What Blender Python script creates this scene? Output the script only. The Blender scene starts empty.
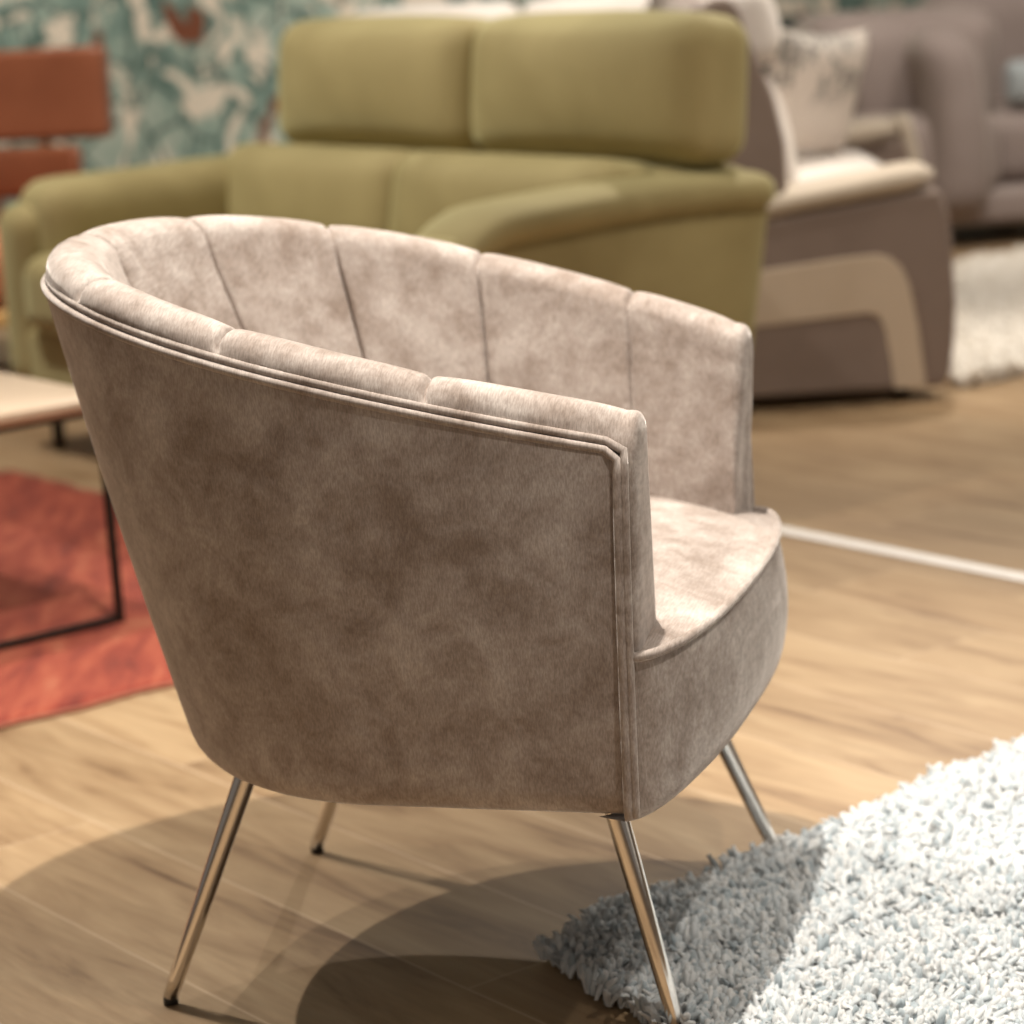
import bpy, bmesh, math, random
import numpy as np
from mathutils import Vector, Matrix
random.seed(4); RNG = np.random.default_rng(7)
S = bpy.context.scene
R = math.radians

# ------------------------------------------------------------------ camera
cd = bpy.data.cameras.new('camera'); cam = bpy.data.objects.new('camera', cd); S.collection.objects.link(cam)
S.camera = cam
cd.sensor_width = 36; cd.lens = 2661.73 / 1024 * 36
cam.matrix_world = (Matrix.Translation((0, 0, 1.0736)) @ Matrix.Rotation(R(90 - 12.4216), 4, 'X')
                    @ Matrix.Rotation(R(-3.6261), 4, 'Z'))
cd.dof.use_dof = True; cd.dof.focus_distance = 2.40; cd.dof.aperture_fstop = 4.5
cd.clip_start = .05; cd.clip_end = 60

# ------------------------------------------------------------------ world, lights, exposure
wd = bpy.data.worlds.new('world'); S.world = wd; wd.use_nodes = True
_t = wd.node_tree; bg = _t.nodes['Background']; bg.inputs[1].default_value = .29
_g = _t.nodes.new('ShaderNodeTexCoord'); _v = _t.nodes.new('ShaderNodeTexVoronoi'); _v.inputs['Scale'].default_value = 3.2
_r = _t.nodes.new('ShaderNodeValToRGB'); _t.links.new(_g.outputs['Generated'], _v.inputs['Vector']); _t.links.new(_v.outputs['Distance'], _r.inputs[0])  # invented bright and dark patches, added for the chrome legs to reflect
_t.links.new(_r.outputs[0], bg.inputs[0]); _r.color_ramp.elements[0].color = (3.2, 2.85, 2.4, 1); _r.color_ramp.elements[0].position = .22
_r.color_ramp.elements[1].color = (.62, .53, .45, 1); _r.color_ramp.elements[1].position = .30
S.view_settings.view_transform = 'Standard'; S.view_settings.look = 'None'
S.view_settings.gamma = 1; S.view_settings.exposure = .0
try: S.view_settings.use_curve_mapping = False
except Exception: pass

def spot(name, loc, target, power, size=62, rad=.03, col=(1, .93, .83), blend=.6):
    l = bpy.data.lights.new(name, 'SPOT'); l.energy = power; l.spot_size = R(size); l.spot_blend = blend
    l.shadow_soft_size = rad; l.color = col
    o = bpy.data.objects.new(name, l); S.collection.objects.link(o); o.location = loc
    o.rotation_euler = (Vector(target) - Vector(loc)).to_track_quat('-Z', 'Y').to_euler()
    return o
spot('spotlight', (.05, 2.58, 2.8), (-.05, 2.8, .2), 385, 75, .02)
spot('spotlight', (.95, 1.5, 3.0), (.28, 2.65, 0), 130, 40, .05, blend=1.)  # added soft fill from the camera side, lifts the shaded rug
spot('spotlight', (-1.3, 4.25, 2.95), (-.25, 3.1, .1), 240, 66, .02)
spot('spotlight', (-.75, 4.1, 3.0), (.1, 2.7, .2), 110, 60, .02)
spot('spotlight', (1.9, 3.1, 2.7), (.6, 2.9, .15), 45, 50, .03)  # added fill from the right for rug and seat front
spot('spotlight', (-2.5, 3.0, 3.0), (-1.35, 3.9, 0), 60, 46, .03)
spot('spotlight', (-1.6, 5.3, 3.1), (-.7, 5.7, .5), 300, 58, .05)
spot('spotlight', (.9, 5.0, 3.1), (.3, 5.3, .5), 35, 70, .05)
spot('spotlight', (2.3, 4.3, 3.0), (1.3, 4.6, 0), 70, 75, .05)  # added weak fill towards the taupe side panel
spot('spotlight', (1.25, 6.9, 3.0), (.9, 4.7, 0), 260, 72, .03)
spot('spotlight', (.9, 5.9, 3.1), (.9, 6.7, .3), 60, 60, .05)
spot('spotlight', (1.7, 2.9, 3.2), (.8, 5.8, .2), 130, 32, .05)  # added camera-side lamp to brighten the taupe panel and its inlay
spot('spotlight', (2.4, 6.2, 3.1), (1.5, 7.2, .1), 170, 75, .05)
spot('spotlight', (-.9, 5.9, 3.0), (-1.4, 8.2, 1.0), 330, 85, .1)
spot('spotlight', (1.2, 6.8, 3.1), (1.3, 9.0, .8), 220, 80, .1)

# ------------------------------------------------------------------ helpers
def tag(o, label=None, cat=None, group=None, kind=None):
    if label: o['label'] = label
    if cat: o['category'] = cat
    if group: o['group'] = group
    if kind: o['kind'] = kind
    return o
def empty(name, loc=(0, 0, 0), rz=0, label=None, cat=None, group=None):
    o = bpy.data.objects.new(name, None); S.collection.objects.link(o)
    o.location = loc; o.rotation_euler = (0, 0, rz); o.empty_display_size = .1
    return tag(o, label, cat, group)
def mesh(name, verts, faces, mat, parent=None, smooth=True, loc=None, rot=None):
    me = bpy.data.meshes.new(name); me.from_pydata([tuple(map(float, v)) for v in verts], [], faces)
    bm = bmesh.new(); bm.from_mesh(me); bmesh.ops.recalc_face_normals(bm, faces=bm.faces); bm.to_mesh(me); bm.free()
    me.polygons.foreach_set('use_smooth', [smooth] * len(me.polygons))
    me.materials.append(mat)
    o = bpy.data.objects.new(name, me); S.collection.objects.link(o)
    if parent: o.parent = parent
    if loc: o.location = loc
    if rot: o.rotation_euler = rot
    return o
def join(parts):
    V = []; F = []
    for v, f in parts:
        n = len(V); V += [tuple(p) for p in v]; F += [tuple(i + n for i in q) for q in f]
    return V, F
def grid(P, closed_u=False, closed_v=False, cap=False):
    """P[i][j] -> verts, faces"""
    n = len(P); m = len(P[0]); V = [p for row in P for p in row]; F = []
    for i in range(n if closed_u else n - 1):
        for j in range(m if closed_v else m - 1):
            a = i * m + j; b = i * m + (j + 1) % m; c = ((i + 1) % n) * m + (j + 1) % m; d = ((i + 1) % n) * m + j
            F.append((a, b, c, d))
    if cap and closed_v:
        F.append(tuple(range(m))[::-1]); F.append(tuple((n - 1) * m + j for j in range(m)))
    return V, F
def tube(pts, r, k=10, closed=False, flat=None):
    pts = [Vector(p) for p in pts]; n = len(pts); rows = []
    up = Vector((0, 0, 1)); prev = None
    for i, p in enumerate(pts):
        if closed: t = (pts[(i + 1) % n] - pts[i - 1])
        else: t = pts[min(i + 1, n - 1)] - pts[max(i - 1, 0)]
        t.normalize()
        if prev is None:
            a = t.cross(up)
            if a.length < .1: a = t.cross(Vector((1, 0, 0)))
        else: a = prev - t * prev.dot(t)
        a.normalize(); b = t.cross(a); prev = a
        rr = r[i] if hasattr(r, '__len__') else r
        rows.append([p + a * math.cos(2 * math.pi * q / k) * rr + b * math.sin(2 * math.pi * q / k) * rr for q in range(k)])
    return grid(rows, closed_u=closed, closed_v=True, cap=not closed)
def cushion_geo(h, r, puff=(0, 0, 0), n=14, taper=None):
    """rounded box of half sizes h, edge radius r, crowned by puff on each axis"""
    bm = bmesh.new(); bmesh.ops.create_cube(bm, size=2)
    bmesh.ops.subdivide_edges(bm, edges=bm.edges[:], cuts=n, use_grid_fill=True)
    V = []
    for v in bm.verts:
        s = [math.copysign(abs(c) ** .75, c) if abs(c) < 1 else c for c in v.co]
        p = [s[i] * h[i] for i in range(3)]
        q = [max(-(h[i] - r), min(h[i] - r, p[i])) for i in range(3)]
        d = Vector([p[i] - q[i] for i in range(3)])
        if d.length > 1e-9: d = d.normalized() * r
        p = [q[i] + d[i] for i in range(3)]
        e = list(p)
        for i in range(3):
            if puff[i]:
                o_ = [j for j in range(3) if j != i]
                f = 1.0
                for j in o_: f *= max(0, 1 - (abs(p[j]) / h[j]) ** 2.4)
                e[i] += p[i] / h[i] * puff[i] * f
        if taper: e = taper(*e)
        V.append(tuple(e))
    F = [tuple(v.index for v in f.verts) for f in bm.faces]; bm.free()
    return V, F
def cushion(name, c, h, r, mat, parent, puff=(0, 0, 0), rot=None, n=14, taper=None):
    V, F = cushion_geo(h, r, puff, n, taper)
    return mesh(name, V, F, mat, parent, True, c, rot)
def box_geo(x0, x1, y0, y1, z0, z1):
    V = [(x, y, z) for x in (x0, x1) for y in (y0, y1) for z in (z0, z1)]
    return V, [(0, 1, 3, 2), (4, 6, 7, 5), (0, 4, 5, 1), (2, 3, 7, 6), (0, 2, 6, 4), (1, 5, 7, 3)]
def bevel(o, w, s=3):
    m = o.modifiers.new('bevel', 'BEVEL'); m.width = w; m.segments = s; m.limit_method = 'ANGLE'; return o

# ------------------------------------------------------------------ materials
class N:
    def __init__(s, name):
        s.m = bpy.data.materials.new(name); s.m.use_nodes = True; s.t = s.m.node_tree; s.b = s.t.nodes['Principled BSDF']
    def n(s, typ, ins=None, **kw):
        x = s.t.nodes.new(typ)
        for k, v in kw.items(): setattr(x, k, v)
        for k, v in (ins or {}).items():
            if isinstance(v, bpy.types.NodeSocket): s.t.links.new(v, x.inputs[k])
            else: x.inputs[k].default_value = v
        return x
    def set(s, **kw):
        for k, v in kw.items():
            k = k.replace('_', ' ')
            if isinstance(v, bpy.types.NodeSocket): s.t.links.new(v, s.b.inputs[k])
            else: s.b.inputs[k].default_value = v
    def ramp(s, fac, stops, interp='LINEAR'):
        x = s.n('ShaderNodeValToRGB', {'Fac': fac}); r = x.color_ramp; r.interpolation = interp
        while len(r.elements) < len(stops): r.elements.new(.5)
        for e, (p, c) in zip(r.elements, stops): e.position = p; e.color = (*c, 1)
        return x.outputs['Color']
    def mix(s, fac, a, b, mode='MIX'):
        x = s.n('ShaderNodeMix', data_type='RGBA', blend_type=mode)
        for i, v in ((0, fac), (6, a), (7, b)):
            if isinstance(v, bpy.types.NodeSocket): s.t.links.new(v, x.inputs[i])
            else: x.inputs[i].default_value = v if i == 0 else (*v, 1)
        return x.outputs[2]
    def noise(s, vec, scale, detail=3, rough=.55, dist=0):
        return s.n('ShaderNodeTexNoise', {'Vector': vec, 'Scale': scale, 'Detail': detail, 'Roughness': rough, 'Distortion': dist}).outputs['Fac']
    def coords(s, rot=(0, 0, 0), scale=(1, 1, 1), loc=(0, 0, 0)):
        c = s.n('ShaderNodeTexCoord').outputs['Object']
        return s.n('ShaderNodeMapping', {'Vector': c, 'Rotation': rot, 'Scale': scale, 'Location': loc}).outputs[0]
    def bump(s, h, dist=.001, strength=1.0):
        s.set(Normal=s.n('ShaderNodeBump', {'Height': h, 'Distance': dist, 'Strength': strength}).outputs[0])

def fabric(name, c0, c1, rough=.85, sheen=.3, scale=9, weave=900, bump=.0004, tint=(1, .9, .8)):
    m = N(name); v = m.coords()
    a = m.noise(v, scale, 5, .6, .6)
    col = m.ramp(a, [(.36, c0), (.64, c1)])
    m.set(Base_Color=col, Roughness=rough, Sheen_Weight=sheen, Sheen_Roughness=.45, Sheen_Tint=(*tint, 1))
    m.bump(m.noise(v, weave, 2), bump, .6)
    return m.m
def plain(name, c, rough=.5, metal=0, bump=0):
    m = N(name); v = m.coords()
    a = m.noise(v, 25, 3)
    m.set(Base_Color=m.ramp(a, [(.3, tuple(x * .92 for x in c)), (.7, c)]), Roughness=rough, Metallic=metal)
    return m.m

def velvet():
    m = N('taupe_velvet')
    v = m.coords(); a = m.noise(v, 14, 6, .68, .35); b = m.noise(v, 45, 4, .65, .2)
    f = m.n('ShaderNodeMath', {0: a, 1: m.n('ShaderNodeMath', {0: b, 1: .28}, operation='MULTIPLY').outputs[0]}, operation='ADD').outputs[0]
    col = m.ramp(f, [(.48, (.255, .202, .170)), (.66, (.375, .32, .288)), (.82, (.48, .428, .395))])
    vs = m.coords(rot=(.6, .5, .6), scale=(700, 60, 180)); st = m.noise(vs, 1, 2)
    col = m.mix(.42, col, m.ramp(st, [(.35, (.55, .5, .46)), (.65, (1.25, 1.22, 1.2))]), 'MULTIPLY')
    m.set(Base_Color=col, Roughness=.82, Sheen_Weight=.55, Sheen_Roughness=.38, Sheen_Tint=(1, .93, .88, 1), Specular_IOR_Level=.25)
    h = m.n('ShaderNodeMath', {0: m.noise(v, 14, 3), 1: 6.0}, operation='MULTIPLY').outputs[0]
    h = m.n('ShaderNodeMath', {0: h, 1: m.n('ShaderNodeMath', {0: st, 1: .35}, operation='MULTIPLY').outputs[0]}, operation='ADD').outputs[0]
    m.bump(h, .0009, .7)
    return m.m
M = {}
M['velvet'] = velvet()
M['chrome'] = N('chrome').m; b_ = M['chrome'].node_tree.nodes['Principled BSDF']
b_.inputs['Base Color'].default_value = (.72, .69, .66, 1); b_.inputs['Metallic'].default_value = 1; b_.inputs['Roughness'].default_value = .07
M['rubber'] = plain('black_rubber', (.02, .018, .016), .6)
M['under'] = plain('underside_cloth', (.03, .026, .023), .9)
M['olive'] = fabric('olive_microfibre', (.285, .225, .092), (.37, .30, .135), .8, .45, 3.2, 300, tint=(.95, 1, .6))
M['taupe'] = fabric('taupe_fabric', (.20, .148, .122), (.245, .185, .155), .85, .3, 3, 300)
M['cream'] = fabric('cream_fabric', (.50, .42, .33), (.57, .49, .40), .8, .2, 3, 300)
M['inlay'] = fabric('beige_inlay_fabric', (.50, .40, .30), (.56, .455, .35), .85, .1, 3, 300)
M['pale'] = fabric('pale_fabric', (.66, .60, .55), (.74, .69, .64), .8, .2, 3, 300)
M['mauve'] = fabric('mauve_grey_fabric', (.235, .185, .168), (.285, .23, .21), .85, .3, 2.5, 300)
M['bluegrey'] = fabric('blue_grey_fabric', (.30, .33, .34), (.36, .39, .40), .85, .2, 4, 300)
M['cognac'] = fabric('cognac_leather', (.20, .058, .022), (.25, .078, .032), .5, .1, 3, 120)
M['orange'] = fabric('orange_fabric', (.36, .09, .03), (.44, .12, .045), .8, .2, 5, 300)
M['wood_light'] = plain('honey_wood', (.62, .36, .13), .45)
M['black_metal'] = plain('black_metal', (.022, .017, .015), .45, .6)
M['foot'] = plain('black_foot', (.02, .017, .015), .5)
M['dark_green'] = fabric('dark_green_fabric', (.012, .02, .016), (.02, .03, .024), .9, .1)
M['tape'] = plain('white_strip', (.72, .68, .64), .6)
def pillow_mat():
    m = N('floral_pillow_print'); v = m.coords()
    a = m.noise(v, 13, 3, .6, .8); z = m.n('ShaderNodeSeparateXYZ', {'Vector': v}).outputs['Z']
    band = m.n('ShaderNodeMapRange', {'Value': z, 'From Min': -.03, 'From Max': .03}).outputs[0]
    f = m.ramp(a, [(.46, (.60, .53, .47)), (.54, (.13, .13, .12)), (.60, (.42, .37, .33))])
    m.set(Base_Color=m.mix(band, (.62, .55, .49), f), Roughness=.85); return m.m
M['pillow'] = pillow_mat()
def tabletop_mat():
    m = N('bleached_oak'); v = m.coords(scale=(2, 30, 30)); a = m.noise(v, 1.5, 4)
    m.set(Base_Color=m.ramp(a, [(.3, (.58, .44, .32)), (.7, (.66, .52, .39))]), Roughness=.4); return m.m
M['oak_top'] = tabletop_mat()
M['oak_edge'] = plain('oak_edge', (.36, .19, .11), .5)

A1 = R(127.41)           # direction in which the floor planks and both sofas run
def floor_mat():
    m = N('oak_plank_floor')
    v = m.coords(rot=(0, 0, -A1), loc=(0, 0, 0))        # x along the planks
    sp = m.n('ShaderNodeSeparateXYZ', {'Vector': v}); x, y = sp.outputs['X'], sp.outputs['Y']
    W = .1963; L = 1.25
    mt = lambda op, a, b=0., c=0.: m.n('ShaderNodeMath', {0: a, 1: b, 2: c}, operation=op).outputs[0]
    yy = mt('ADD', y, OFF); row = mt('FLOOR', mt('DIVIDE', yy, W))
    rnd = m.n('ShaderNodeTexWhiteNoise', {'W': row}, noise_dimensions='1D').outputs['Value']
    xx = mt('ADD', x, mt('MULTIPLY', rnd, 3.7)); colm = mt('FLOOR', mt('DIVIDE', xx, L))
    idv = m.n('ShaderNodeCombineXYZ', {'X': row, 'Y': colm})
    wn = m.n('ShaderNodeTexWhiteNoise', {'Vector': idv.outputs[0]}, noise_dimensions='3D').outputs['Value']
    fy = mt('ABSOLUTE', mt('SUBTRACT', mt('FRACT', mt('DIVIDE', yy, W)), .5)); fx = mt('ABSOLUTE', mt('SUBTRACT', mt('FRACT', mt('DIVIDE', xx, L)), .5))
    gap = mt('MAXIMUM', mt('GREATER_THAN', fy, .5 - .0016 / W), mt('GREATER_THAN', fx, .5 - .0012 / L))
    gv = m.n('ShaderNodeCombineXYZ', {'X': mt('MULTIPLY', xx, 2.2), 'Y': mt('MULTIPLY', yy, 15.), 'Z': mt('MULTIPLY', wn, 40.)}).outputs[0]
    g1 = m.noise(gv, 1, 6, .62, 1.1)
    gv2 = m.n('ShaderNodeCombineXYZ', {'X': mt('MULTIPLY', xx, 9.), 'Y': mt('MULTIPLY', yy, 150.), 'Z': mt('MULTIPLY', wn, 40.)}).outputs[0]
    g2 = m.noise(gv2, 1, 3, .5)
    base = m.ramp(g1, [(.28, (.14, .078, .038)), (.42, (.275, .180, .098)), (.60, (.355, .248, .143)), (.8, (.42, .31, .19))])
    base = m.mix(.5, base, m.ramp(g2, [(.3, (.8, .78, .75)), (.7, (1.12, 1.12, 1.12))]), 'MULTIPLY')
    base = m.mix(.6, base, m.ramp(wn, [(0, (.82, .80, .78)), (1, (1.14, 1.12, 1.1))]), 'MULTIPLY')
    kv = m.n('ShaderNodeCombineXYZ', {'X': mt('MULTIPLY', xx, 4.5), 'Y': mt('MULTIPLY', yy, 13.), 'Z': wn}).outputs[0]
    kn = m.n('ShaderNodeTexVoronoi', {'Vector': kv, 'Scale': 1.0}).outputs['Distance']
    kf = m.ramp(mt('ADD', kn, mt('MULTIPLY', m.noise(kv, 3, 3), .25)), [(.14, (1, 1, 1)), (.27, (0, 0, 0))])
    base = m.mix(mt('MULTIPLY', kf, .55), base, (.16, .088, .042))
    base = m.mix(mt('MULTIPLY', gap, .55), base, (.56, .42, .29))
    m.set(Base_Color=base, Roughness=m.n('ShaderNodeMapRange', {'Value': g2, 'To Min': .38, 'To Max': .52}).outputs[0], Specular_IOR_Level=.4)
    m.bump(mt('ADD', mt('MULTIPLY', g2, .3), mt('MULTIPLY', gap, -1.)), .0006, .5)
    return m.m
# plank rows: a seam passes through (-.624, 2.983)
import math as _m
_c, _s = _m.cos(-A1), _m.sin(-A1)
OFF = -((_s * -.624 + _c * 2.983)) + .1963 * 40
M['floor'] = floor_mat()

def wallpaper():
    m = N('jungle_wallpaper')
    c = m.n('ShaderNodeTexCoord').outputs['Object']
    v = m.n('ShaderNodeMapping', {'Vector': c, 'Scale': (.75, .75, .55)}).outputs[0]
    warp = m.n('ShaderNodeTexNoise', {'Vector': v, 'Scale': 2.2, 'Detail': 3}).outputs['Color']
    vv = m.n('ShaderNodeMix', {0: .12}, data_type='RGBA', blend_type='ADD'); m.t.links.new(v, vv.inputs[6]); m.t.links.new(warp, vv.inputs[7]); vv = vv.outputs[2]
    base = m.ramp(m.noise(vv, 6, 4, .6, .8), [(.32, (.06, .11, .10)), (.42, (.16, .25, .22)), (.54, (.27, .37, .32)), (.66, (.46, .53, .46))])
    leaf = m.n('ShaderNodeTexVoronoi', {'Vector': vv, 'Scale': 11.0}, feature='DISTANCE_TO_EDGE').outputs['Distance']
    base = m.mix(m.ramp(leaf, [(.02, (1, 1, 1)), (.08, (0, 0, 0))]), base, (.09, .15, .13))
    fl = m.noise(m.n('ShaderNodeMapping', {'Vector': vv, 'Location': (3.3, 1, 2)}).outputs[0], 8.5, 4, .6, .8)
    base = m.mix(m.ramp(fl, [(.52, (0, 0, 0)), (.565, (1, 1, 1))]), base, (.78, .70, .58))
    br = m.noise(m.n('ShaderNodeMapping', {'Vector': vv, 'Location': (9.1, 4, 7)}).outputs[0], 6.2, 2, .5, .5)
    base = m.mix(m.ramp(br, [(.62, (0, 0, 0)), (.65, (1, 1, 1))]), base, (.20, .065, .03))
    m.set(Base_Color=base, Roughness=.8); return m.m
M['wallpaper'] = wallpaper()

# ------------------------------------------------------------------ structure
v, f = box_geo(-7, 7, -1, 15, -.1, 0)
tag(mesh('floor', v, f, M['floor'], smooth=False), kind='structure')
# back wall runs square to the planks, far left nearer than far right
wc = Vector((.4, 9.75, 0)); wl = 7.0
def wall(name, c, ang, half, h, t, mat):
    v, f = box_geo(-half, half, 0, t, 0, h)
    o = mesh(name, v, f, mat, smooth=False, loc=tuple(c), rot=(0, 0, ang)); return tag(o, kind='structure')
wall('wall_back', wc, R(37.41), wl, 3.4, .12, M['wallpaper'])
M['white_paint'] = plain('white_paint', (.62, .59, .55), .5)
def bb():
    v, f = box_geo(-wl, wl, -.018, -.0005, 0, .14)
    o = mesh('baseboard_back', v, f, M['white_paint'], smooth=False, loc=tuple(wc), rot=(0, 0, R(37.41))); bevel(o, .004); tag(o, kind='structure')
bb()
# white strip lying along the planks
e = Vector((math.cos(A1), math.sin(A1), 0)); p = Vector((.479, 4.57, 0))
v, f = box_geo(-2.2, 1.2, -.0185, .0185, .0003, .004)
o = mesh('trim_1', v, f, M['tape'], smooth=False, loc=tuple(p - e * .0), rot=(0, 0, A1)); bevel(o, .0015); tag(o, kind='structure')

# ------------------------------------------------------------------ barrel armchair
PR = dict(W=.3543, Wf=.2954, xf=.2385, xc=-.0513, L=.3735, n=2.046, za=.5961, zb=.7489, pw=1.154, Wb=.3281, xfb=.2398, xcb=-.0125, Lb=.2845, zb0=.254)
def sp(v, e): return math.copysign(abs(v) ** e, v)
def plan_fn(W, Wf, xf, xc, L):
    raw = []
    for i in range(41):
        k = 1 - i / 40; raw.append((xc + (xf - xc) * k, -(W + (Wf - W) * k * k)))
    for i in range(1, 160):
        th = -math.pi / 2 + math.pi * i / 160
        raw.append((xc - L * sp(math.cos(th), 2 / PR['n']), W * sp(math.sin(th), 2 / PR['n'])))
    for i in range(41):
        k = i / 40; raw.append((xc + (xf - xc) * k, (W + (Wf - W) * k * k)))
    a = np.array(raw); d = np.r_[0, np.cumsum(np.hypot(*np.diff(a, axis=0).T))]; d /= d[-1]
    return a, d
_ta, _td = plan_fn(PR['W'], PR['Wf'], PR['xf'], PR['xc'], PR['L'])
_ba, _ = plan_fn(PR['Wb'], PR['Wb'], PR['xfb'], PR['xcb'], PR['Lb'])
def top(s): return np.array([np.interp(s, _td, _ta[:, 0]), np.interp(s, _td, _ta[:, 1])])
def bot(s):
    x, y = np.interp(s, _td, _ba[:, 0]), np.interp(s, _td, _ba[:, 1])
    if y > 0 and x > 0: y -= .024 * (x / .24) ** 1.5
    return np.array([x, y])
def rimz(s):
    x = top(s)[0]; xb = PR['xc'] - PR['L']; t = min(1, max(0, (PR['xf'] - x) / (PR['xf'] - xb)))
    return PR['za'] + (PR['zb'] - PR['za']) * (1 - (1 - t) ** PR['pw'])
def inward(s):
    a, b = top(max(0, s - .004)), top(min(1, s + .004)); t = (b - a) / np.linalg.norm(b - a)
    n = np.array([-t[1], t[0]]) * (-1)
    k = max(0, (a[0] - .0) / .24); n[0] *= max(0, 1 - k * 2); return n / np.linalg.norm(n)
_c0 = top(.5); _n0 = inward(.5)
SGN = 1 if (_n0[0] > 0) else -1
def wallpt(s, inset, z):
    zr = rimz(s); t = (z - PR['zb0']) / (zr - PR['zb0']); t = min(1.06, max(0, t))
    p = bot(s) * (1 - t) + top(s) * t + inward(s) * SGN * inset
    bow = .004 * 4 * t * (1 - t)
    return p - inward(s) * SGN * bow
def chair():
    c = empty('armchair', (-.0438, 2.7382, 0), R(-16.8313), 'taupe velvet barrel armchair with channelled back and chrome legs', 'armchair')
    NS = 150; ss = [i / NS for i in range(NS + 1)]
    # outer shell
    rows = []
    for s in ss:
        zr = rimz(s); row = []
        for j in range(6):
            a = j / 5 * math.pi / 2; r = .028
            z = PR['zb0'] + r * (1 - math.cos(a)) if j < 6 else 0
            row.append((*wallpt(s, r * (1 - math.sin(a)) * .8, z), z))
        for j in list(range(1, 14)) + [13.6, 13.85, 14]:
            z = PR['zb0'] + .028 + (zr - PR['zb0'] - .028) * j / 14; row.append((*wallpt(s, 0, z), z))
        row.append((*wallpt(s, .006, zr + .001), zr + .001))
        row.append((*wallpt(s, .03, zr - .006), zr - .006))
        rows.append(row)
    v, f = grid(rows); mesh('outer_shell', v, f, M['velvet'], c)
    # padded inner wall with rolled rim, closed sections
    seams = [.10, .215, .33, .48, .60, .71, .82, .926]; bounds = [0] + seams + [1]
    T = .066; sl = []
    for a, b in zip(bounds[:-1], bounds[1:]):
        for k in [0, .007, .016, .028, .045, .08, .13, .2, .3, .4, .5, .6, .7, .8, .87, .92, .955, .972, .984, .993]: sl.append((a + (b - a) * k, k, a, b))
    sl.append((1, 1, bounds[-2], 1))
    def a_in(s): return top(s)[0]
    def section(s, k, a, b, sc=1., adv=0.):
        lw = max(0, min(1, (a_in(s) - .02) / .18))
        end0 = a == 0 and k < .5; end1 = b == 1 and k > .5
        g = 1 - abs(2 * k - 1) ** 1.0; dpt = .0115 * math.exp(-(g / .020) ** 1.2)
        if end0 or end1: dpt = 0
        puff = .0035 * (1 - abs(2 * k - 1) ** 4) - dpt
        if end0 or end1: puff = max(puff, .0)
        zr = rimz(s); P = []
        prof = [(.004, .275 - zr), (.004, -.15), (.004, -.03), (.004, -.010), (.0035, .003), (.007, .0135)]
        for q in range(1, 10):
            th = math.pi * (1 - q / 10) * 1.0
            ro = .0305 + puff
            prof.append((.036 + (.029 + puff * .4) * math.cos(th) , .0085 + (ro - .006) * math.sin(th)))
        prof += [(.0655 + puff * .5, .000), (.068 + puff, -.02), (.077 + puff, -.06), (.089 + puff, -.12), (.095 + puff * .8 + .006 * lw, min(-.19, .42 - zr + .0)), (.095 + .004 * lw, .36 - zr), (.095, .275 - zr)]
        mid = .036
        for ins, dz in prof:
            i2 = max(mid, 0) + (ins - max(mid, 0)) * sc; z = zr + dz
            if dz > -.06: z -= (1 - sc) * .03 * (1 + dz / .06 if dz < 0 else 1)
            p = wallpt(s, i2, z); P.append((p[0] + adv * (1 - .75 * min(1, max(0, (zr - z) / .19)) * (1.5 if s > .5 else .3)), p[1], z))
        return P
    rows = []
    for q in range(7, 0, -1):
        a = q / 7; rows.append(section(0, 0, 0, bounds[1], max(.02, (1 - a ** 3.4) ** .40), .016 * math.sin(a * math.pi / 2)))
    rows += [section(*x) for x in sl]
    for q in range(1, 8):
        a = q / 7; rows.append(section(1, 1, bounds[-2], 1, max(.02, (1 - a ** 2.3) ** .46), .016 * math.sin(a * math.pi / 2)))
    v, f = grid(rows, closed_v=True, cap=True); mesh('padded_back', v, f, M['velvet'], c)
    # double welt along rim and down both front edges
    for ins, dz, dx in ((.0015, .0015, .0005), (.0065, .0090, .0065)):
        pts = []
        ye0 = [wallpt(0, 0, z) for z in np.linspace(PR['zb0'] + .004, rimz(0) + dz - .006, 26)]
        za = np.linspace(PR['zb0'] + .004, rimz(0) + dz - .006, 26)
        in_ = .002 if dx < .002 else .0045
        for (p, z) in zip(ye0, za):
            q = wallpt(0, in_ - .0055, z); pts.append((q[0] + dx, q[1], z))
        for s in ss[0:]:
            q = wallpt(s, ins, rimz(s)); 
            if s in (0, 1): continue
            pts.append((q[0], q[1], rimz(s) + dz))
        for z in za[::-1]:
            q = wallpt(1, in_ - .0025, z); pts.append((q[0] + dx - .007, q[1], z))
        v, f = tube(pts, .0043, 10); mesh('piping', v, f, M['velvet'], c)
    # seat: top, welt, front panel
    def fr(k): return .2445 + (.3005 - .2445) * max(0, 1 - abs(k) ** (2.6 if k < 0 else 2.15)) ** .5
    def ys(k): return .315 if k < 0 else .315 - .024 * k
    ks = [math.sin(math.pi / 2 * (i / 30 - 1)) for i in range(61)]
    rows = []
    for k in ks:
        row = []
        for j in range(25):
            t = 1 - (1 - j / 24) ** 1.5; x = -.295 + (fr(k) + .295) * t
            hw = .315 if x > .10 else .10 + .215 * max(0, 1 - ((.10 - x) / .40) ** 2.4) ** .5
            y = k * hw * ys(k) / .315
            z = .408 + .040 * (1 - abs(k) ** 10) * (1 - max(0, (t - .55) / .45) ** 2.5)
            row.append((x, y, z))
        row.append((fr(k) - .004, k * ys(k), .395)); rows.append(row)
    v, f = grid(rows); mesh('seat', v, f, M['velvet'], c)
    pts = [(fr(k) + .001, k * (ys(k) + .001), .409) for k in ks]
    v, f = tube(pts, .0048, 10); mesh('seat_piping', v, f, M['velvet'], c)
    rows = []
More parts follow.
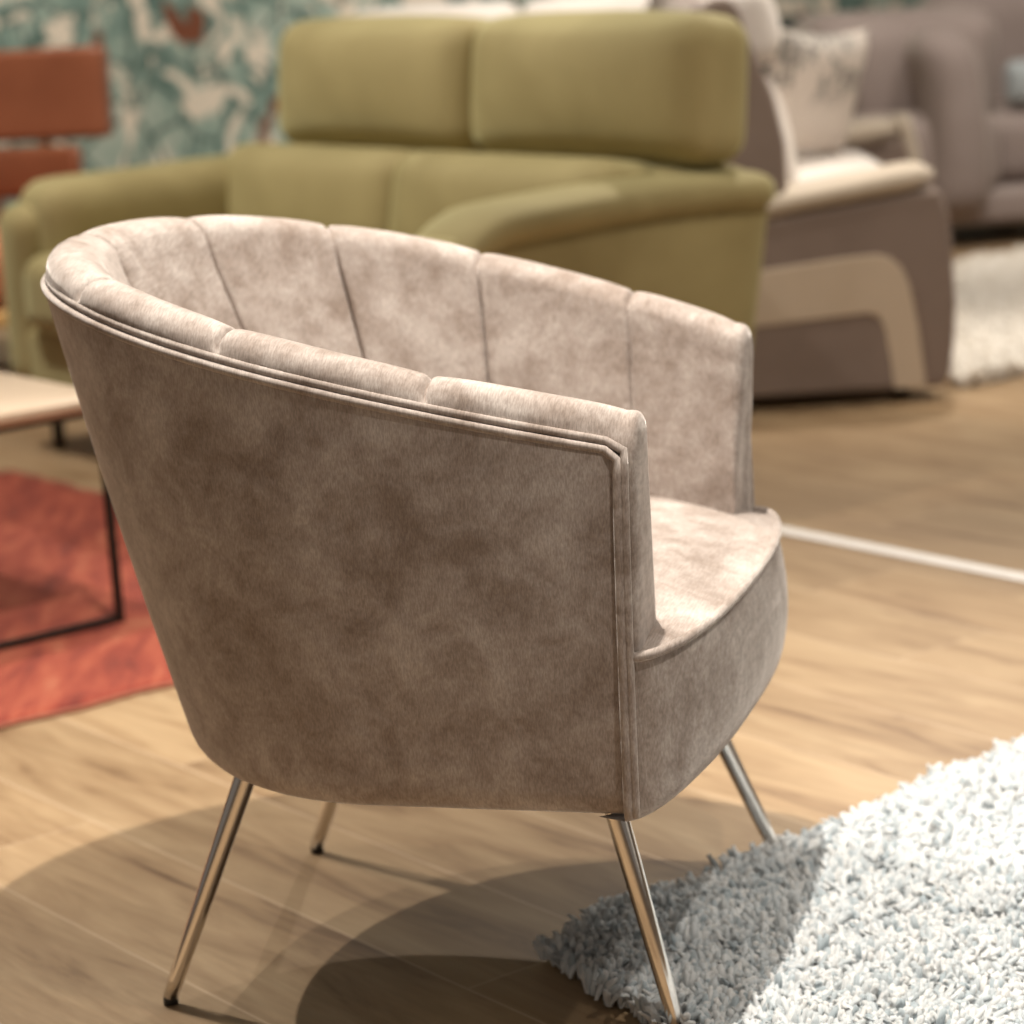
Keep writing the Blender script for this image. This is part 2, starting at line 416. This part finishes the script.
    for k in ks:
        row = []
        for j in range(17):
            t = j / 16; z = .404 + (.253 - .404) * t
            bul = .014 * math.sin(math.pi * min(1, t * 1.02)) ** .8 * (1 - abs(k) ** 4)
            x0 = fr(k); x1 = .2445 + (.292 - .2445) * max(0, 1 - abs(k) ** 2.3) ** .5
            x = x0 + (x1 - x0) * t + bul; yy = ys(k) + .012 * t
            if t > .85: q = (t - .85) / .15; x -= .010 * q * q
            row.append((x, k * yy, z))
        row.append((row[-1][0] - .03, row[-1][1] * .95, .2515)); rows.append(row)
    v, f = grid(rows); o = mesh('seat_front_panel', v, f, M['velvet'], c)
    # dark underside board
    P_ = [bot(s) * .95 for s in ss] + [((.285 - .04) * 1 + 0 * k, k * .30) for k in [.95, .6, 0, -.6, -.95]]
    V = [(p[0], p[1], z) for z in (.266, .274) for p in P_]; n = len(P_)
    F = [tuple(range(n)), tuple(range(n, 2 * n))[::-1]] + [(i, (i + 1) % n, n + (i + 1) % n, n + i) for i in range(n)]
    mesh('underside', V, F, M['under'], c, smooth=False)
    # chrome legs
    legs = [((-.181, -.200, .275), (-.2885, -.2300, 0)), ((-.181, .200, .275), (-.2945, .2290, 0)),
            ((.193, -.236, .275), (.2580, -.2490, .0)), ((.162, .212, .275), (.2620, .2560, .0))]
    for a, b in legs:
        a, b = Vector(a), Vector(b); d = (b - a).normalized()
        n = 14; pts = [a.lerp(b + Vector((0, 0, .008)), i / n) for i in range(n + 1)]
        v, f = tube(pts, [.0118 - .0035 * i / n for i in range(n + 1)], 20)
        l = mesh('leg', v, f, M['chrome'], c)
        e0 = b + Vector((0, 0, .010)) - d * .001
        v, f = tube([e0 - d * .0, b + Vector((0, 0, .001))], [.0078, .0078], 16)
        mesh('foot_cap', v, f, M['rubber'], l)
        v, f = tube([a, a + d * .012], .02, 20); mesh('mounting_plate', v, f, M['black_metal'], l)
    return c
chair()

# ------------------------------------------------------------------ rugs
def shag(name, label, corner, e1, e2, l1, l2, sp_, hgt, rad, cols, nb=3, avoid=(), seg=3, limit=None, jag=.012, rc=.07):
    e1 = Vector((*e1, 0)).normalized(); e2 = Vector((*e2, 0)).normalized(); C = Vector((*corner, 0))
    root = empty(name, (C.x, C.y, 0), 0, label, 'rug')
    q = [Vector((0, 0, 0)), e1 * l1, e1 * l1 + e2 * l2, e2 * l2]
    cen = sum(q, Vector()) / 4; q = [p + (cen - p).normalized() * .07 for p in q]
    V = [(p.x, p.y, z) for z in (.001, .008) for p in q]
    o = mesh('backing', V, [(3, 2, 1, 0), (4, 5, 6, 7), (0, 1, 5, 4), (1, 2, 6, 5), (2, 3, 7, 6), (3, 0, 4, 7)], cols[1], root, smooth=False)
    n1, n2 = int(l1 / sp_), int(l2 / sp_)
    a = np.arange(n1) * sp_; b = np.arange(n2) * sp_
    A, B = np.meshgrid(a, b, indexing='ij'); A = A.ravel(); B = B.ravel()
    A = A + RNG.uniform(-.5, .5, A.size) * sp_; B = B + RNG.uniform(-.5, .5, B.size) * sp_
    jg = lambda t, ph: jag * (np.sin(t * 23 + ph) * .5 + np.sin(t * 61 + ph * 2) * .35 + np.sin(t * 131 + ph) * .25)
    keep = (A > jag + jg(B, 1)) & (B > jag + jg(A, 2)) & (A < l1 - jag + jg(B, 3)) & (B < l2 - jag + jg(A, 4))
    keep &= ((A - rc) ** 2 + (B - rc) ** 2 < rc ** 2) | (A > rc) | (B > rc)
    A, B = A[keep], B[keep]
    X = A * e1.x + B * e2.x; Y = A * e1.y + B * e2.y
    k = np.ones(X.size, bool)
    for (ax, ay) in avoid: k &= (X + C.x - ax) ** 2 + (Y + C.y - ay) ** 2 > .011 ** 2
    if limit: k &= limit(X + C.x, Y + C.y)
    X, Y = X[k], Y[k]; n = X.size
    # neighbouring tufts lean together
    ph = 3.1 * np.sin(X * 31 + 2 * np.sin(Y * 23)) + 2.6 * np.cos(Y * 37 + 1.7 * np.sin(X * 29)) + RNG.normal(0, .9, n)
    lean = .55 + .35 * np.sin(X * 47 + 1) * np.sin(Y * 53) + RNG.normal(0, .22, n)
    hh = hgt * (1 + .16 * np.sin(X * 19 + Y * 7) * np.sin(Y * 25 - X * 5) + RNG.normal(0, .12, n))
    V = []; F = []; base = 0
    ks = 4
    rings = np.linspace(0, 1, seg + 1)
    allv = []
    for bl in range(nb):
        p2 = ph + RNG.normal(0, .7, n); ln = np.clip(lean + RNG.normal(0, .2, n), 0, 1.4)
        ox = RNG.normal(0, sp_ * .35, n); oy = RNG.normal(0, sp_ * .35, n); h2 = hh * RNG.uniform(.8, 1.1, n)
        r0 = rad * RNG.uniform(.8, 1.25, n); tw = RNG.uniform(0, 6.28, n)
        vs = np.zeros((n, seg + 1, ks, 3))
        for i, t in enumerate(rings):
            r = r0 * (0.7, 1.1, 1.3, .75, .3)[i] if seg == 3 else r0 * (1 - .6 * t)
            off = ln * hgt * (t ** 1.8) * .8
            cx = X + ox + np.cos(p2) * off; cy = Y + oy + np.sin(p2) * off; cz = .004 + h2 * (t - .22 * t * t * np.minimum(ln, 1.2))
            for j in range(ks):
                aa = tw + t * 1.2 + j * math.pi * 2 / ks
                vs[:, i, j, 0] = cx + np.cos(aa) * r; vs[:, i, j, 1] = cy + np.sin(aa) * r; vs[:, i, j, 2] = cz + (np.sin(aa + p2) * r * .5 if i else 0)
        allv.append(vs.reshape(-1, 3))
    allv = np.concatenate(allv); per = (seg + 1) * ks; nt = n * nb
    fl = []
    for i in range(seg):
        for j in range(ks): fl.append((i * ks + j, i * ks + (j + 1) % ks, (i + 1) * ks + (j + 1) % ks, (i + 1) * ks + j))
    fl.append((seg * ks, seg * ks + 1, seg * ks + 2, seg * ks + 3))
    fl = np.array(fl); faces = (np.arange(nt)[:, None, None] * per + fl[None]).reshape(-1, 4)
    me = bpy.data.meshes.new('pile'); me.vertices.add(len(allv)); me.vertices.foreach_set('co', allv.ravel())
    me.loops.add(faces.size); me.loops.foreach_set('vertex_index', faces.ravel().astype(np.int32))
    me.polygons.add(len(faces)); me.polygons.foreach_set('loop_start', (np.arange(len(faces)) * 4).astype(np.int32))
    me.update(calc_edges=True); me.polygons.foreach_set('use_smooth', [True] * len(me.polygons)); me.materials.append(cols[0])
    p = bpy.data.objects.new('pile', me); S.collection.objects.link(p); p.parent = root; p['kind'] = 'stuff'
    return root
def pile_mat(name, c0, c1, c2):
    m = N(name); g = m.n('ShaderNodeNewGeometry').outputs['Random Per Island']
    col = m.ramp(g, [(0, c0), (.35, c1), (1, c2)])
    m.set(Base_Color=col, Roughness=.9, Sheen_Weight=.2, Subsurface_Weight=.0); return m.m
M['pile'] = pile_mat('ice_blue_pile', (.36, .42, .455), (.58, .615, .635), (.72, .72, .71))
M['backing'] = plain('rug_backing', (.4, .42, .42), .9)
M['cream_pile'] = pile_mat('cream_pile', (.62, .55, .46), (.74, .68, .60), (.82, .77, .70))
ca, sa = math.cos(R(-16.8313)), math.sin(R(-16.8313))
feet = [(-.0438 + x * ca - y * sa, 2.7382 + x * sa + y * ca) for x, y in ((.262, -.249), (.262, .256))]
shag('shag_rug', 'thick ice-blue shag rug under the front of the armchair', (-.020, 2.66), (math.cos(R(42)), math.sin(R(42))), (math.cos(R(-61)), math.sin(R(-61))),
     1.5, 1.25, .0105, .026, .0036, (M['pile'], M['backing']), nb=4, avoid=feet, limit=lambda x, y: (x < .75) & (y > 2.1) & (y < 3.6))

def flat_rug(name, label, corner, e1, l1, e2, l2, h, mat, seed=0):
    e1 = Vector((*e1, 0)).normalized(); e2 = Vector((*e2, 0)).normalized(); C = Vector((*corner, 0))
    rows = []; n1, n2 = 60, 60
    root = empty(name, (C.x, C.y, 0), 0, label, 'rug')
    rg = random.Random(seed); w1 = [rg.uniform(-.006, .006) for _ in range(n1 + 1)]
    for i in range(n1 + 1):
        row = []
        for j in range(n2 + 1):
            a, b = i / n1 * l1, j / n2 * l2; ed = min(a, b, l1 - a, l2 - b)
            z = h * min(1, .35 + ed / .02) + .0015 * math.sin(a * 31 + j) * math.sin(b * 27)
            p = e1 * (a + (w1[j] if i in (0, n1) else 0)) + e2 * (b + (w1[i] if j in (0, n2) else 0)); row.append((p.x, p.y, z))
        rows.append(row)
    v, f = grid(rows); n = len(v)
    m2 = n2 + 1
    ring = [i * m2 for i in range(n1 + 1)] + [n1 * m2 + j for j in range(1, m2)] + [i * m2 + n2 for i in range(n1 - 1, -1, -1)] + [j for j in range(n2 - 1, 0, -1)]
    v2 = list(v) + [(v[i][0], v[i][1], .001) for i in ring]; k = len(ring)
    f = list(f) + [(ring[i], ring[(i + 1) % k], n + (i + 1) % k, n + i) for i in range(k)]
    mesh('carpet', v2, f, mat, root)
    # bound edge
    pts = [Vector((v[i][0], v[i][1], .004)) for i in ring]
    vv, ff = tube(pts, .004, 8, closed=True); mesh('bound_edge', vv, ff, M['rug_edge'], root)
    return root
def red_mat():
    m = N('red_rug_wool'); v = m.coords(rot=(0, 0, R(-37.4)), scale=(1, 4.5, 1)); v = m.coords(rot=(0, 0, R(52.6)), scale=(4.5, 1.1, 1))
    a = m.noise(v, 4.2, 6, .7, .5)
    col = m.ramp(a, [(.34, (.14, .016, .010)), (.46, (.24, .034, .018)), (.56, (.32, .062, .031)), (.68, (.38, .12, .062))])
    m.set(Base_Color=col, Roughness=.92, Sheen_Weight=.15, Sheen_Tint=(1, .6, .4, 1)); m.bump(m.noise(m.coords(), 160, 3), .004, .8); return m.m
M['red'] = red_mat(); M['rug_edge'] = plain('rug_edge_yarn', (.30, .10, .06), .9)
flat_rug('area_rug', 'flat red-orange area rug under the coffee table', (-.012, 4.205), (-.7944, -.6074), 1.9, (-.6074, .7944), 1.72, .011, M['red'])

# ------------------------------------------------------------------ coffee table
def coffee_table():
    # local x runs along the near edge (away from the corner), y along the planks
    cx, cy = -.645, 4.184
    t = empty('coffee_table', (cx, cy, .0125), R(37.41 + 180), 'low coffee table with pale wood top and black sled frame on the red rug', 'coffee table')
    # local +x runs along the near edge, away from the near corner; the top lies towards -y
    cushion('tabletop', (.56, -.29, .366), (.58, .31, .007), .003, M['oak_top'], t, n=4)
    cushion('edge_band', (.56, -.29, .3545), (.577, .307, .0045), .002, M['oak_edge'], t, n=3)
    b = .0065
    for y0 in (0.0, -.58):
        parts = [box_geo(0 - b, 0 + b, y0 - b, y0 + b, 0, .35), box_geo(1.12 - b, 1.12 + b, y0 - b, y0 + b, 0, .35),
                 box_geo(b, 1.12 - b, y0 - b, y0 + b, 0, .011), box_geo(b, 1.12 - b, y0 - b, y0 + b, .341, .35)]
        v, f = join(parts); bevel(mesh('sled_frame', v, f, M['black_metal'], t, smooth=False), .002, 2)
    return t
coffee_table()

# ------------------------------------------------------------------ olive sofa
def olive_sofa():
    s = empty('sofa', (.471, 5.071, 0), A1, 'olive green two-seat sofa with high headrests behind the armchair', 'sofa')
    # local x = along its width (away from camera), y = towards its front
    Wd = 1.56
    m = M['olive']
    cushion('seat_base', (Wd / 2, .40, .215), (Wd / 2 - .03, .37, .075), .03, m, s)
    def tap(x, y, z): return (x, y - .045 * (z / .23) * .5, z)
    cushion('back_shell', (Wd / 2, .06, .362), (Wd / 2 - .035, .10, .242), .04, m, s, puff=(0, .01, 0), taper=lambda x, y, z: (x, y - .08 * (z + .2), z))
    for i in range(2):
        cushion('seat_cushion', (.45 + i * .66, .45, .36), (.328, .35, .085), .05, m, s, puff=(0, 0, .02))
        b = cushion('back_cushion', (.45 + i * .66, .175, .485), (.352, .10, .140), .06, m, s, puff=(0, .035, .0), rot=(R(10), 0, 0))
    for i in range(2):
        h = cushion('headrest', (.368 + i * .728, .015, .745), (.366, .075, .140), .055, m, s, puff=(0, .045, .012), rot=(R(6), 0, 0))
        for dx in (-.18, .18):
            v, f = tube([(dx, 0, -.2), (dx, 0, -.11)], .008, 8); mesh('headrest_bracket', v, f, M['black_metal'], h)
    # arms: panel that narrows to the floor, rolled pad curving down at the front
    for side, x in ((1, .075), (-1, Wd - .095)):
        hx = .075 if side == 1 else .095; hz = .195 if side == 1 else .235; zc = .345 if side == 1 else .362
        a = cushion('armrest', (x, .36, zc), (hx, .41 if side == 1 else .36, hz), .03 if side == 1 else .06, m, s, puff=(.012, .01, 0),
                    taper=(lambda sd: (lambda px, py, pz: (px + sd * .03 * (-pz), py * (1 + .06 * pz / .2) - .015 * (pz / .2), pz)))(side))
        rows = []; n = 30
        for i in range(n + 1):
            t = i / n; y = -.10 + (.83 if side == 1 else .76) * t; z = .546 + .012 * math.sin(math.pi * min(1, t * 1.1)) - ((.11 if side == 1 else .03) * max(0, (t - .80) / .20) ** 2)
            sc = 1 - max(0, (.06 - t) / .06) ** 2 * .6; sc *= (1 - max(0, (t - .93) / .07) ** 2.5 * .75)
            rw, rh = (.098 if side == 1 else .07) * sc, .040 * sc; row = []
            for q in range(20):
                an = 2 * math.pi * q / 20; row.append((x - side * (.012 if side == 1 else .06) + rw * sp(math.cos(an), .75), y, z + rh * sp(math.sin(an), .8)))
            rows.append(row)
        v, f = grid(rows, closed_v=True, cap=True); mesh('arm_pad', v, f, m, a, loc=(-x, -.36, -zc))
        if side == -1: cushion('arm_front', (.045, .345, -.02), (.075, .07, .205), .055, m, a)
    for x, y in ((.015, .02), (Wd - .07, .04), (.10, .70), (Wd - .0, .70)):
        x = min(x, Wd - .06)
        v, f = tube([(x, y, .155), (x, y, .001)], [.018, .013], 14); mesh('leg', v, f, M['foot'], s)
olive_sofa()

# ------------------------------------------------------------------ taupe and cream sofa, back to back with the olive one
def taupe_sofa():
    s = empty('sofa', (.869, 5.73, 0), R(-90), 'taupe and cream sofa with light inlay band on its side, behind the olive sofa', 'sofa')
    # local x: towards camera side is +x (sofa extends to -x), y = towards its front; side panel outer face at x = 0
    tm, cm = M['taupe'], M['cream']
    def prism(pts, x0, x1, name, mat, parent, r=.012):
        n = len(pts); V = [(x, y, z) for x in (x0, x1) for y, z in pts]
        F = [tuple(range(n)), tuple(range(n, 2 * n))[::-1]] + [(i, (i + 1) % n, n + (i + 1) % n, n + i) for i in range(n)]
        o = mesh(name, V, F, mat, parent, smooth=False); bevel(o, r, 4); return o
    W2 = 1.40
    prof = [(-.62, .03), (.085, .03), (.105, .05), (.119, .13), (.123, .22), (.119, .34), (.112, .41), (.095, .462), (-.25, .42), (-.62, .38)]
    a = prism(prof, -.13, 0, 'side_panel', tm, s)
    band = []
    for (y, z) in [(-.55, .285), (-.29, .311), (-.105, .328), (-.045, .330), (-.018, .322), (.006, .298), (.022, .26), (.038, .17), (.052, .032), (-.016, .032), (-.024, .10), (-.034, .165), (-.047, .195), (-.07, .203), (-.29, .190), (-.55, .175)]:
        band.append((y, z))
    prism(band, -.004, .004, 'inlay_band', M['inlay'], a, .003)
    def pad(x0, parent, ext=0, mat=cm):
        rows = []; n = 24
        for i in range(n + 1):
            t = i / n; y = -.60 + (.69 + ext) * t; z = (.405 + .085 * min(1, t * 1.05)) ; sc = 1 - max(0, (t - .9) / .1) ** 2.5 * .7; sc *= 1 - max(0, (.05 - t) / .05) ** 2 * .6
            rows.append([(x0 + .078 * sc * sp(math.cos(2 * math.pi * q / 20), .7), y, z + .031 * sc * sp(math.sin(2 * math.pi * q / 20), .8)) for q in range(20)])
        v, f = grid(rows, closed_v=True, cap=True); return mesh('arm_pad', v, f, mat, parent)
    pad(-.068, a)
    b = prism([(y + (.13 if y > 0 else 0), z) for y, z in prof], -W2, -W2 + .10, 'side_panel', tm, s)
    pad(-W2 + .05, b, .13)
    # far arm front trim seen beyond the seat
    rows = []
    for i in range(13):
        t = i / 12; y = .22 + .05 * math.sin(t * math.pi * .6); z = .52 - .44 * t
        rows.append([(-W2 + .05 + .05 * sp(math.cos(2 * math.pi * q / 16), .7), y + .025 * sp(math.sin(2 * math.pi * q / 16), .7), z) for q in range(16)])
    v, f = grid(rows, closed_v=True, cap=True); mesh('arm_front_trim', v, f, cm, b)
    cushion('seat_base', (-W2 / 2, -.20, .20), (W2 / 2 - .13, .28, .13), .03, tm, s)
    for i in range(2):
        cushion('seat_cushion', (-.42 - i * .56, -.14, .385), (.278, .25, .060), .035, M['pale'], s, puff=(0, 0, .02))
    # back shell: rises from behind the arm, leaning back
    bk = [(-.52, .08), (-.33, .08), (-.245, .40), (-.232, .50), (-.233, .58), (-.253, .68), (-.292, .78), (-.323, .878), (-.345, .895), (-.385, .893), (-.43, .80), (-.50, .40)]
    prism(bk, -.05, -.005, 'back_side', tm, s, .015)
    prism([(y - .03, z - .012) for y, z in bk], -W2 + .02, -.05, 'back_shell', M['mauve'], s, .015)
    for i in range(2):
        cushion('back_cushion', (-.42 - i * .56, -.275, .575), (.275, .06, .15), .05, M['pale'], s, puff=(0, .03, 0), rot=(R(12), 0, 0))
        cushion('headrest', (-.395 - i * .60, -.290, .825), (.294, .055, .088), .045, M['pale'], s, puff=(0, .03, .006), rot=(R(14), 0, 0))
    for x, y in ((-.10, .01), (-.10, -.42), (-W2 + .1, .01), (-W2 + .1, -.42)):
        v, f = tube([(x, y, .085), (x, y, .001)], [.022, .02], 14); mesh('foot', v, f, M['foot'], s)
    return s
taupe_sofa()
def pillow():
    V = []; rows = []; n = 18
    for sgn in (1, -1):
        r = []
        for i in range(n + 1):
            row = []
            for j in range(n + 1):
                u, w = -1 + 2 * i / n, -1 + 2 * j / n
                pin = 1 - .10 * (1 - abs(u) ** 2) * abs(w) ** 3 ; pin2 = 1 - .10 * (1 - abs(w) ** 2) * abs(u) ** 3
                th = .058 * ((1 - u ** 4) * (1 - w ** 4)) ** .55
                row.append((.165 * u * pin2, sgn * th, .165 * w * pin))
            r.append(row)
        rows.append(grid(r))
    v, f = join(rows); o = mesh('throw_pillow', v, f, M['pillow'], None, True)
    o.location = (.80, 6.62, .622); o.rotation_euler = (R(16), R(4), R(42))
    tag(o, 'pale throw pillow with dark floral print leaning on the taupe and cream sofa', 'pillow')
pillow()

# ------------------------------------------------------------------ cognac lounge chair, far left
def lounge():
    s = empty('lounge_chair', (-1.315, 7.0, 0), R(-12), 'cognac brown chair with panel headrest beside the patterned wall, far left', 'chair')
    cm = M['cognac']
    cushion('headrest', (0.02, .10, .715), (.30, .028, .118), .014, cm, s, rot=(R(-4), 0, 0))
    rows = []
    for i in range(21):
        u = -1 + i / 10; row = []
        for q in range(16):
            an = 2 * math.pi * q / 16
            row.append((.245 * u, .09 - .05 * u * u + .022 * sp(math.cos(an), .6), .515 + .068 * sp(math.sin(an), .5)))
        rows.append(row)
    v, f = grid(rows, closed_v=True, cap=True); mesh('lumbar_panel', v, f, cm, s)
    for x in (-.12, .12):
        v, f = tube([(x, .15, .26), (x, .13, .5), (x, .125, .78)], .011, 10); mesh('back_post', v, f, M['wood_light'], s)
    cushion('seat_cushion', (0, -.17, .30), (.27, .26, .075), .05, M['orange'], s, puff=(0, 0, .02))
    cushion('seat_frame', (0, -.15, .20), (.29, .29, .022), .01, M['wood_light'], s, n=4)
    for x in (-.25, .25):
        for y in (-.40, .10):
            v, f = tube([(x, y, .19), (x * 1.08, y * 1.05, .001)], [.02, .012], 12); mesh('leg', v, f, M['wood_light'], s)
lounge()

# ------------------------------------------------------------------ mauve-grey sofa, far right
def grey_sofa():
    s = empty('sofa', (1.37, 8.25, 0), R(4), 'mauve-grey sofa with rounded cushions by the wall at the far right', 'sofa')
    m = M['mauve']
    cushion('base', (.10, .40, .125), (.40, .40, .055), .03, m, s)
    cushion('seat_cushion', (-.02, .36, .29), (.24, .36, .13), .06, m, s, puff=(0, .01, .015))
    cushion('back_cushion', (.02, .38, .525), (.22, .22, .20), .09, m, s, puff=(.0, .03, .01), taper=lambda x, y, z: (x - .40 * (z + .2) * (1 if x < 0 else -.25), y, z))
    cushion('armrest', (.085, .34, .385), (.10, .40, .295), .09, m, s, puff=(.0, .02, 0), taper=lambda x, y, z: (x - .35 * (z + .1) ** 2, y, z))
    cushion('back_cushion', (.44, .72, .53), (.30, .14, .24), .09, m, s, puff=(0, .03, .01))
    cushion('seat_cushion', (.40, .44, .29), (.20, .34, .11), .06, m, s, puff=(0, .01, .015))
    for x, y in ((-.22, .06), (.42, .06), (-.22, .72), (.42, .72)):
        v, f = tube([(x, y, .09), (x, y, .001)], .02, 12); mesh('foot', v, f, M['foot'], s)
    o = cushion('throw_pillow', (0, 0, 0), (.085, .04, .07), .035, M["bluegrey"], None, puff=(0, .02, 0))
    o.location = (1.715, 8.44, .49) ; tag(o, 'blue-grey pillow at the right edge on the mauve-grey sofa', 'pillow')
grey_sofa()

def pale_sofa():
    s = empty('sofa', (.12, 8.05, 0), R(180), 'pale sofa whose top edge shows behind the olive headrests', 'sofa')
    m = M['pale']
    cushion('base', (0, .38, .20), (.52, .40, .12), .03, m, s)
    cushion('back_shell', (0, 0, .42), (.54, .07, .34), .05, m, s)
    for x in (-.26, .26):
        cushion('seat_cushion', (x, .42, .38), (.255, .33, .07), .04, m, s, puff=(0, 0, .02))
        cushion('headrest', (x, .02, .775), (.262, .07, .075), .05, m, s, puff=(0, .01, .008))
    for x in (-.57, .57):
        cushion('armrest', (x, .36, .30), (.06, .42, .22), .04, m, s)
    for x in (-.5, .5):
        for y in (.02, .7):
            v, f = tube([(x, y, .09), (x, y, .001)], .02, 12); mesh('foot', v, f, M['foot'], s)
pale_sofa()
def dark_block():  # dark area between the sofas, not identified; modelled as a plain block
    o = empty('dark_block', (1.06, 9.40, 0), R(37), 'unidentified dark green block by the wall, left of the mauve-grey sofa', 'dark_block')
    cushion('cushion', (0, 0, .42), (.24, .20, .28), .05, M['dark_green'], o)
    for x in (-.17, .17):
        for y in (-.15, .15):
            v, f = tube([(x, y, .14), (x, y, .001)], .018, 10); mesh('foot', v, f, M['foot'], o)
dark_block()

shag('shag_rug', 'cream white shag rug beyond the taupe and cream sofa', (1.01, 5.84), (math.cos(R(34)), math.sin(R(34))), (math.cos(R(88)), math.sin(R(88))),
     1.5, 1.7, .016, .040, .006, (M['cream_pile'], M['backing']), nb=3, rc=.02, jag=.005)
M['pale_pile'] = pile_mat('pale_pile', (.55, .52, .47), (.64, .61, .56), (.7, .67, .62))
shag('shag_rug', 'pale rug under the cognac chair at the far left', (-1.05, 6.75), (math.cos(R(127.4)), math.sin(R(127.4))), (math.cos(R(217.4)), math.sin(R(217.4))),
     1.0, 1.0, .02, .02, .006, (M['pale_pile'], M['backing']), nb=2)
